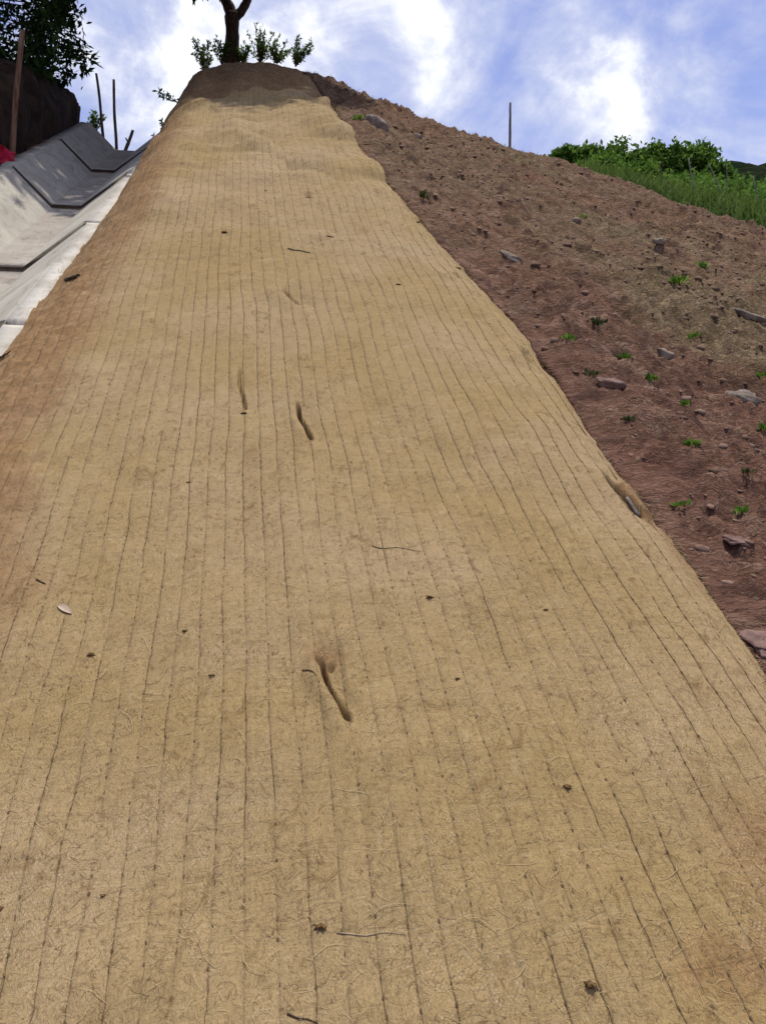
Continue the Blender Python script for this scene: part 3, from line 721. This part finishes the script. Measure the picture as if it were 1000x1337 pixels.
# tree on the top of the slope
tb = np.array(P(303, 78, 14.75)); 
tree = empty('tree', tuple(tb)); props(tree, 'dark forked tree standing on the top of the slope, its crown out of the picture', 'tree')
def local(p): return np.array(p) - tb
trk = MB()
def limb(pts, rad, mb, ns=10, rough=.08, seed=1):
    pts = np.array(pts, float); n = len(pts) * 4; ss = np.linspace(0, len(pts) - 1, n)
    # smooth by catmull-like cosine interpolation
    sm = np.stack([np.interp(ss, np.arange(len(pts)), pts[:, i]) for i in range(3)], 1)
    for _ in range(3): sm[1:-1] = (sm[:-2] + sm[1:-1] * 2 + sm[2:]) / 4
    rr = np.interp(ss, np.arange(len(pts)), rad)
    co, f = tube(sm, rr, ns, True, rough, seed); mb.add(co, f); return sm
def tp(px, py, Z=14.75): return local(P(px, py, Z))
limb([tp(303, 95), tp(303, 73), tp(303.5, 40), tp(304, 18)], [.135, .108, .098, .115], trk, 12)
limb([tp(304, 22), tp(298, 6), tp(288, -14), tp(270, -60), tp(240, -120)], [.098, .080, .070, .055, .03], trk, 10, seed=2)
limb([tp(306, 24), tp(318, 12), tp(325, -4), tp(324, -40), tp(345, -110), tp(360, -180)], [.078, .066, .060, .058, .045, .025], trk, 10, seed=3)
CLC = []
crown_c = np.array([.72, -.5, 3.1]); crown_r = np.array([1.25, 1.7, .75])
rsT = np.random.RandomState(12)
tips = []
for i in range(84):
    a = rsT.rand() * 2 * math.pi; k = rsT.rand() ** .5; dy = -1.75 + math.sin(a) * k * 1.95
    tips.append(np.array([.68 + math.cos(a) * k * 1.25, dy, 3.15 + .63 * dy + .35 * rsT.rand()]))
b1 = tp(288, -14); b2 = tp(324, -40)
for i, tpnt in enumerate(tips):
    st = (tp(270, -60) if tpnt[0] < .2 else tp(345, -110)) * (.75 + .25 * rsT.rand())
    m = (st + tpnt) / 2 + np.array([0, 0, .3]) + rsT.normal(size=3) * .15
    limb([st, m, tpnt], [.03, .018, .006], trk, 5, .1, i)
trk.build('trunk', M_BARK, tree, True)
C = []
for tpnt in tips:
    n = 170; C.append(tpnt + rsT.normal(size=(n, 3)).clip(-2, 2) * np.array([.22, .22, .12]))
# a few hanging leaves that just enter the picture
C = np.vstack(C); co, f, tn = leaves(C, .15, .055, .4, rsT)
H = []
for (px, py) in ((252, -6), (256, -7), (266, -8), (270, -6), (280, -10), (288, -9), (292, -6), (262, -10), (298, -16)): H.append(tp(px, py, 14.3))
hd = np.tile(np.array([0.0, 0, -1.0]), (len(H), 1)); hd[:, 0] = RS.uniform(-.5, .6, len(H))
c2, f2, t2 = leaves(np.array(H), .17, .05, 0, np.random.RandomState(3), hd)
mesh_np('crown', np.vstack([co, c2]), np.vstack([f, f2 + len(co)]), M_LEAF_DK, tree, False, attrs={'tint': np.concatenate([tn, t2 * .5])})

# tree on the left bank
lb = np.array([-4.6, 12.3, float(lipz(12.3)) + .5]); ltree = empty('tree', tuple(lb))
props(ltree, 'dense dark leafy tree above the earth bank at the left border', 'tree')
rsL = np.random.RandomState(5); trk = MB()
def lpnt(px, py, Z): return np.array(P(px, py, Z)) - lb
limb([(0, 0, -.6), (.1, 0, .3), (.25, -.1, 1.2), (.2, 0, 2.2)], [.16, .13, .10, .06], trk, 10)
cl_px = []
for i in range(150):                                    # clumps that make the ragged outline
    px = rsL.uniform(-110, 92); py = rsL.uniform(-60, 100)
    if px > 100 - .25 * max(0, 30 - py): continue
    if 55 < px and 42 < py < 100 and rsL.rand() < .75: continue
    if px < 55 and py < 60 and rsL.rand() < .62: continue
    cl_px.append((px, py, rsL.uniform(11.4, 13.4)))
for q in range(22): cl_px.append((rsL.uniform(40, 84), rsL.uniform(-5, 62), rsL.uniform(11.6, 12.8)))
for q in range(50): cl_px.append((rsL.uniform(-60, 62), rsL.uniform(70, 112), rsL.uniform(11.6, 13.2)))
for c_ in ((100, 20, 12.2), (92, 10, 12.2), (86, 62, 12.2), (96, 68, 12.1), (104, 62, 12.1), (108, 72, 12.1), (112, 80, 12.1), (88, 84, 12.2), (94, 90, 12.2), (78, 72, 12.2)): cl_px.append(c_)
cen = [lpnt(*c_) for c_ in cl_px]; big = [None] * len(cen)
# crown mass above the frame, leaning over the drain, which it shades
for i in range(140):
    wx_, wy_ = rsL.uniform(-4.0, -.75), rsL.uniform(10.1, 14.8)
    if wx_ > -1.3 and wy_ < 9.8: continue
    cen.append(np.array([wx_, wy_, float(lipz(wy_)) + 2.75 + .5 * rsL.rand()]) - lb); big.append(1)
C, D = [], []
for c_, bg_ in zip(cen, big):
    n = 110 if bg_ else 30
    C.append(c_ + rsL.normal(size=(n, 3)).clip(-2, 2) * (np.array([.24, .24, .13]) if bg_ else .085))
    if not bg_ and rsL.rand() < .10: limb([(.2, 0, 1.0), (np.array(c_) + (.2, 0, 1)) / 2 + (0, 0, .1), c_], [.022, .014, .004], trk, 5, .1, 3)
limb([lpnt(55, 45, 12.2), lpnt(80, 58, 12.2), lpnt(100, 68, 12.1), lpnt(114, 82, 12.1)], [.018, .014, .010, .004], trk, 6)
trk.build('trunk', M_BARK, ltree, True)
Cs = np.vstack([c_ for c_, b_ in zip(C, big) if not b_]); Cb = np.vstack([c_ for c_, b_ in zip(C, big) if b_])
co, f, tn = leaves(Cs, .105, .038, .4, rsL); c2, f2, t2 = leaves(Cb, .19, .085, .8, rsL)
f = np.vstack([f, f2 + len(co)]); co = np.vstack([co, c2]); tn = np.concatenate([tn, t2])
mesh_np('crown', co, f, M_LEAF_DK, ltree, False, attrs={'tint': tn})
# undergrowth on the bank top
for i, (px, py, Z, h, lab) in enumerate(((60, 108, 12.8, .35, 'dark shrub on the bank top below the left tree'), (20, 112, 12.3, .4, 'dark shrub on the bank top at the left border'))):
    props(stem_shrub('shrub', above(px, py, Z, -.15), h, .35, 14, .085, M_LEAF_DK, 60 + i, (0, 0), 40), lab, 'shrub')

# grass fringe along the skyline and on the shoulder
def on_crest_strip(n, x0, x1, w_, rs, off=0.0):
    x = rs.uniform(x0, x1, n); y = np.interp(x, CX, CY) + off + rs.normal(size=n) * w_
    return np.stack([x, y, ground(x, y) - .01], 1)
rsG = np.random.RandomState(8)
co, f, tn = blades(on_crest_strip(4200, .85, 3.4, .16, rsG, -.12), .065, .006, rsG, .9)
props(mesh_np('crest_grass', co, f, M_GRASSD, None, False, attrs={'tint': tn}), 'thin dark grass fringe along the skyline of the bare slope', 'grass', kind='stuff')
# dry litter on the slope
def scatter(n, x0, x1, y0, y1, rs, fn=None):
    x = rs.uniform(x0, x1, n); y = rs.uniform(y0, y1, n)
    ok = (x > edgeR(y) + .04) & (y < np.interp(x, CX, CY) + .3)
    if fn is not None: ok &= rs.rand(n) < fn(x, y)
    x, y = x[ok], y[ok]; return np.stack([x, y, gsurf(x, y)], 1)
zf = lambda x, y: np.clip(.08 + sst(fbm(x * .55 + .3, y * .45, 77, 3), -.35, .35) * sst(x - (1.2 + .13 * (y - 4)), .3, 1.1), 0, 1)
b_ = scatter(14000, 1, 6, 2, 12.5, rsG, zf)
co, f, tn = blades(b_, .022, .0035, rsG, 1.8)
props(mesh_np('dry_grass', co, f, M_STRAW, None, False, attrs={'tint': tn}), 'short dry grass litter over the middle of the bare slope', 'dry grass', kind='stuff')
b_ = scatter(9000, 1.2, 6, 2, 12.0, rsG, lambda x, y: zf(x, y) * sst(fbm(x * 1.4, y * 1.4, 88, 2), .0, .4))
co, f, tn = blades(b_, .03, .004, rsG, 1.4)
props(mesh_np('sparse_grass', co, f, M_GRASSD, None, False, attrs={'tint': tn}), 'sparse dull green grass film on the bare slope', 'grass', kind='stuff')
# clods and pebbles
def rock_verts(c, s, rs, nu=7, nvv=5):
    co, f = [], []
    for i in range(nvv):
        for j in range(nu):
            a = math.pi * (i + .02) / (nvv - 1 + .04); b_ = 2 * math.pi * j / nu; k = .72 + .5 * rs.rand()
            co.append((math.sin(a) * math.cos(b_) * k * s[0], math.sin(a) * math.sin(b_) * k * s[1], math.cos(a) * k * s[2]))
    for i in range(nvv - 1):
        for j in range(nu): f.append((i * nu + j, (i + 1) * nu + j, (i + 1) * nu + (j + 1) % nu, i * nu + (j + 1) % nu))
    co = np.array(co); r = rs.rand() * 6.28; M = np.array([[math.cos(r), -math.sin(r), 0], [math.sin(r), math.cos(r), 0], [0, 0, 1]])
    co = co @ M.T; co[:, 2] += co[:, 1] * .5; return co + np.array(c), f
mb = MB(); rsC = np.random.RandomState(21)
pts = scatter(13000, 1, 5.6, 1.9, 12.8, rsC, lambda x, y: .25 + .75 * sst(fbm(x * 1.6, y * 1.6, 99, 2), -.2, .3))
for p in pts:
    s = .005 + .017 * rsC.rand() ** 5 + .0006 * p[1]
    co, f = rock_verts((p[0], p[1], p[2] - s * .15), (s * (1 + rsC.rand()), s, s * .5), rsC, 6, 4); mb.add(co, f)
props(mb.build('soil_clods', M_CLOD, None, False), 'loose crumbs and clods of red brown soil over the bare slope', 'soil clods', kind='stuff')

# stones one can point to: px, py, width m, depth, height, material, label
def stone(px, py, sx_, sy_, sz_, mat, lab, seed, tilt=0):
    p = on_ground(px, py, gsurf); rs = np.random.RandomState(seed); nu, nvv = 16, 11; co, f = [], []
    for i in range(nvv):
        for j in range(nu):
            a = math.pi * (i + .01) / (nvv - 1 + .02); b_ = 2 * math.pi * j / nu
            d = np.array([math.sin(a) * math.cos(b_), math.sin(a) * math.sin(b_), math.cos(a)])
            d = np.sign(d) * np.abs(d) ** .6
            k = 1 + (.35 if sx_ > .15 else .6) * float(fbm(d[0] * 1.8 + seed, d[1] * 1.8 + d[2], seed, 3))
            co.append(d * k * np.array([sx_, sy_, sz_]) * .5)
    for i in range(nvv - 1):
        for j in range(nu): f.append((i * nu + j, (i + 1) * nu + j, (i + 1) * nu + (j + 1) % nu, i * nu + (j + 1) % nu))
    co = np.array(co); co[:, 2] += co[:, 1] * .45 + co[:, 0] * tilt
    o = mesh_np('stone', co + np.array([p[0], p[1], p[2] - sz_ * .05]), f, mat, None, False, loc=(p[0], p[1], p[2]))
    return props(o, lab, 'stone', 'stones on the bare slope')
stone(970, 519, .14, .09, .06, M_ROCK_G, 'flat pale stone with a dark underside by the right border', 1, -.1)
stone(978, 412, .20, .09, .05, M_ROCK_G, 'long flat stone slab by the right border, the higher of the two there', 2, -.25)
stone(668, 337, .13, .07, .045, M_ROCK_G, 'pale elongated stone high on the bare slope near the blanket', 3, -.3)
stone(796, 500, .09, .08, .04, M_ROCK_P, 'pinkish rough rock just right of the blanket edge halfway up', 4, 0)
stone(996, 838, .09, .14, .015, M_ROCK_P, 'large pinkish rock slab at the right border beside the lower blanket edge', 5, -.1)
stone(492, 162, .22, .12, .17, M_ROCK_G, 'jagged pale rock below the skyline right of the blanket top', 6, -.4)
stone(868, 463, .07, .06, .045, M_ROCK_G, 'small angular grey stone in the middle of the bare slope', 7, -.3)
stone(960, 705, .07, .05, .012, M_ROCK_P, 'low pinkish rock patch right of the torn fold near the right border', 8, -.1)
stone(545, 178, .07, .05, .06, M_ROCK_G, 'tiny white stone below the skyline right of the jagged rock', 9, 0)
stone(860, 245 + 70, .08, .06, .05, M_ROCK_G, 'small pale stone on the upper right of the bare slope', 10, 0)
stone(752, 288, .07, .05, .05, M_ROCK_G, 'small pale stone high in the middle of the bare slope', 11, 0)

# green sprouts
SPR = [(468, 156, .10, 'round green sprout below the skyline beside the blanket top'), (553, 258, .08, 'dull green sprout beside the upper blanket edge'),
       (885, 370, .10, 'bright green sprout with upright leaves, upper right of the bare slope'), (916, 350, .09, 'yellow green sprout just above the bright upright one'),
       (816, 468, .055, 'bright green sprout halfway up, between rock and small grey stone'), (847, 496, .055, 'bright green sprout right of the pinkish rough rock'),
       (905, 441, .06, 'green sprout right of the small angular grey stone'), (741, 443, .05, 'small green sprout near the blanket edge above the pinkish rock'),
       (770, 490, .05, 'dull sprout touching the blanket side of the pinkish rock'), (996, 491, .05, 'green sprout at the right border above the flat pale stone'),
       (902, 581, .05, 'spreading green sprout on the bare red soil, level above the torn fold'), (889, 660, .042, 'green sprout right of the torn fold on the red soil'),
       (968, 669, .045, 'bright green sprout above the low pinkish rock patch'), (820, 549, .04, 'faint dull sprout on the red soil near the blanket edge'),
       (893, 529, .045, 'green sprout below the middle of the bare slope, left of the flat pale stone'), (780, 422, .06, 'loose dull green sprout high beside the blanket edge'),
       (760, 285, .06, 'small green sprout beside the small pale stone high on the slope'), (975, 617, .035, 'faint green sprout by the right border above the brightest low one'),
       (996, 560, .05, 'green sprout cut by the right border below the flat pale stone')]
for i, (px, py, s, lab) in enumerate(SPR):
    p = on_ground(px, py, gsurf); rs = np.random.RandomState(200 + i); n = 34
    c_ = np.zeros((n, 3)); c_[:, :2] = np.clip(rs.normal(size=(n, 2)) * s * .22, -s * .4, s * .4); c_[:, 2] = rs.rand(n) * s * .22
    d = np.stack([c_[:, 0] / s * 2, c_[:, 1] / s * 2, .5 + rs.rand(n)], 1)
    co, f, tn = leaves(c_ + p - np.array([0, 0, s * .15]), s * .45, s * .24, .5, rs, d)
    dull = any(w_ in lab for w_ in ('dull', 'faint'))
    o = mesh_np('sprout', co, f, M_GRASSD if dull else M_LEAF_BR, None, False, attrs={'tint': tn}, loc=tuple(p))
    props(o, lab, 'sprout', 'green sprouts on the bare slope')

# ------------------------------------------------------------------ hill with bushes beyond the skyline
def hill_pt(r, D, nz=True):
    px = 320 + 1300 * r
    yt = np.interp(px, [600, 720, 850, 1000, 1300, 2000], [240, 222, 240, 254, 292, 335])
    yc = np.interp(px, [600, 700, 800, 900, 1000, 1150, 1400, 2000], [190, 215, 246, 275, 300, 340, 400, 460])
    k = sst(D, 9, 21); py = yc + (yt - yc) * k
    p = ray(px, py) * D; z = p[2] - max(0, D - 21) * .42 if D > 21 else p[2]
    if nz: z += .10 * float(fbm(r * 20, D * .8, 44, 3))
    if D < 11: z -= (11 - D) * .6
    return (p[0], p[1], z)
rr = np.linspace(.22, 1.3, 90); DD = np.concatenate([np.linspace(9.5, 21, 40), np.linspace(22, 46, 14)])
co = [hill_pt(r, D) for D in DD for r in rr]
props(mesh_np('grassy_hill', co, grid_faces(len(DD), len(rr)), M_HILLG, None, True), kind='structure')
rsH = np.random.RandomState(31)
bs = []
for i in range(17000):
    D = 10.5 + 11 * rsH.rand() ** 1.2; r = rsH.uniform(.34, .62); q = hill_pt(r, D); bs.append(q)
co, f, tn = blades(np.array(bs), .20, .02, rsH, .8)
props(mesh_np('tall_grass', co, f, M_GRASS, None, False, attrs={'tint': tn}), 'tall bright green grass on the hill beyond the bare slope', 'grass', kind='stuff')
C = []
for i in range(900):
    D = 15.5 + 6 * rsH.rand(); r = rsH.uniform(.34, .66); q = np.array(hill_pt(r, D)); hh = .05 + .20 * rsH.rand() ** 2
    C.append(q + rsH.normal(size=(26, 3)).clip(-1.6, 1.6) * np.array([.18, .18, hh * .4]).clip(-1, 1) + (0, 0, hh * .7))
co, f, tn = leaves(np.vstack(C), .10, .05, .6, rsH)
props(mesh_np('undergrowth', co, f, M_BUSH, None, False, attrs={'tint': tn}), 'low leafy green scrub growing among the grass on the hill', 'scrub', kind='stuff')
def bush(px, pyb, D, wid_px, h_px, lab, seed, mat=M_BUSH):
    base = np.array(P(px, pyb, D)); rs = np.random.RandomState(seed); root = empty('bush', tuple(base))
    W = wid_px / 1300 * D / 2; H = h_px * 1.0 / 1300 * D; C = []; st = MB()
    for i in range(40):
        d = rs.normal(size=3); d /= np.linalg.norm(d); d[2] = abs(d[2]); k = rs.rand() ** .35
        c_ = np.array([d[0] * W * k, d[1] * W * k * .8, H * (.18 + .75 * d[2] * k)])
        C.append(c_ + rs.normal(size=(95, 3)) * np.array([W * .13, W * .13, H * .09]))
        if i % 3 == 0: a, b_ = tube([(0, 0, -.4), c_ * .5 + (0, 0, -.05), c_], [.03, .02, .006], 5, False); st.add(a, b_)
    st.build('trunk', M_BARK, root, True)
    co, f, tn = leaves(np.vstack(C), .10, .055, .6, rs)
    mesh_np('crown', co, f, mat, root, False, attrs={'tint': tn})
    return props(root, lab, 'bush', 'bushes on the hill beyond the slope')
BU = [(742, 212, 19, 44, 20, 'smallest bush where the bare slope first uncovers the hill', 1), (775, 226, 19, 62, 34, 'second bush from the left on the far hill, low and rounded', 2),
      (815, 236, 20, 78, 52, 'broad rounded bush left of the tallest ones on the hill', 3), (858, 240, 20.5, 50, 56, 'narrow pointed bush in the middle of the hill', 4),
      (884, 240, 20.5, 44, 52, 'bush between the narrow pointed bush and the darkest tall bush', 5), (912, 240, 20.5, 62, 58, 'darkest tall bush at the right end of the row', 6),
      (938, 250, 19.5, 44, 38, 'low bush right below the darkest tall one', 7), (845, 246, 15.5, 22, 26, 'small dark bush in front of the row, at the slope edge', 8),
      (790, 232, 17.5, 50, 24, 'low bright bush in front of the broad rounded bush', 9), (830, 240, 16.5, 60, 26, 'low bright bush in front of the narrow pointed bush', 10)]
for (px, py, D, wp, hp, lab, sd_) in BU: bush(px, py, D, wp, hp, lab, sd_, M_LEAF_BR if 'bright' in lab else M_BUSH)

# far wooded hill
co = []
for D in np.linspace(55, 110, 24):
    for px in np.linspace(860, 1900, 90):
        yt = np.interp(px, [860, 940, 1000, 1300, 1900], [240, 212, 210, 195, 240]); k = sst(D, 52, 85)
        p = P(px, 330 + (yt - 330) * k, D); z = p[2] + (.9 * float(fbm(px * .05, D * .25, 66, 4))) - max(0, D - 85) * .5
        co.append((p[0], p[1], z))
props(mesh_np('far_hill', co, grid_faces(24, 90), M_FARH, None, True), kind='structure')

# ------------------------------------------------------------------ posts and stakes
def post(name, a, b_, Z, r, mat, lab, cat, group=None, seed=0, side=None, bend=0.0):
    pa, pb = np.array(P(*a, Z)), np.array(P(*b_, Z)); d = (pb - pa)
    pts = [pa - d / np.linalg.norm(d) * .35] + [pa + d * s + R * bend * math.sin(math.pi * s) for s in np.linspace(0, 1, 7)]
    co, f = tube(pts, np.linspace(r * 1.08, r * .82, 8), 10, True, .10, seed); mb = MB().add(co, f)
    if side: q = np.array(P(*side, Z)); co, f = tube([pa + d * .25, (pa + d * .25 + q) / 2, q], [r * .6, r * .5, r * .4], 6, True, .1, 2); mb.add(co, f)
    return props(mb.build(name, mat, None, True, loc=tuple(pa)), lab, cat, group)
post('fence_post', (17, 196), (30, 40), 9.6, .029, M_POST, 'tall brown wooden post leaning right in front of the dark earth bank', 'post', seed=1, bend=-.01)
post('fence_post', (133, 160), (126, 96), 14.0, .020, M_GPOST, 'thin grey post leaning left behind the drain, the left of two', 'post', 'thin posts at the drain end', 2, bend=.01)
post('fence_post', (152, 180), (149, 104), 14.1, .022, M_GPOST, 'thin grey upright post behind the drain, the right of two', 'post', 'thin posts at the drain end', 3, bend=-.01)
post('forked_stump', (166, 192), (174, 170), 14.0, .024, M_GPOST, 'short forked stick standing at the top end of the drain', 'stick', None, 4, side=(164.5, 180))
post('fence_post', (665.5, 185), (666, 134), 12.6, .016, M_GPOST, 'lone thin pole standing on the skyline of the bare slope', 'pole', None, 5)
FP = [((864, 240), (861, 212), .014, M_POST, 'thin brownish stake among the bushes, leftmost of the row'), ((884, 262), (871, 236), .018, M_TWIG, 'dark stake leaning left at the slope edge below the bushes'),
      ((908, 258), (898, 206), .022, M_PPOST, 'tallest pale stake leaning left before the darkest bush'), ((938, 244), (925, 214), .018, M_PPOST, 'pale stake leaning left, between the tallest and the upright one'),
      ((949, 246), (948, 214), .015, M_PPOST, 'thin pale upright stake before the far hill'), ((966, 264), (965, 240), .016, M_POST, 'short brown stake in the tall grass'),
      ((988, 256), (982, 230), .016, M_PPOST, 'pale stake nearest the right border, in the grass')]
for i, (a, b2_, r, m_, lab) in enumerate(FP):
    post('stake', a, b2_, 13.5 + .2 * i, r * .62, m_, lab, 'stake', 'stakes of the fence beyond the slope', 10 + i)

# red cloth by the brown post
rs = np.random.RandomState(2); co = []
c0 = np.array(P(-12, 186, 9.5))
for i in range(16):
    for j in range(22):
        s, q = j / 21, i / 15
        px = -30 + s * 52 - q * 4; py = 186 + 24 * q + 8 * s + 3 * math.sin(s * 9 + q * 4)
        Z_ = 9.45 + .06 * math.sin(s * 11 + q * 3) + .05 * float(fbm(s * 5, q * 5, 8)) - .12 * q
        py = py if s < .75 else py + (s - .75) * 30 * (.5 - q)
        co.append(P(px, py, Z_))
props(mesh_np('red_cloth', co, grid_faces(16, 22), M_CLOTH, None, True, loc=tuple(c0)), 'crumpled red plastic cloth tied at the foot of the brown post', 'cloth')
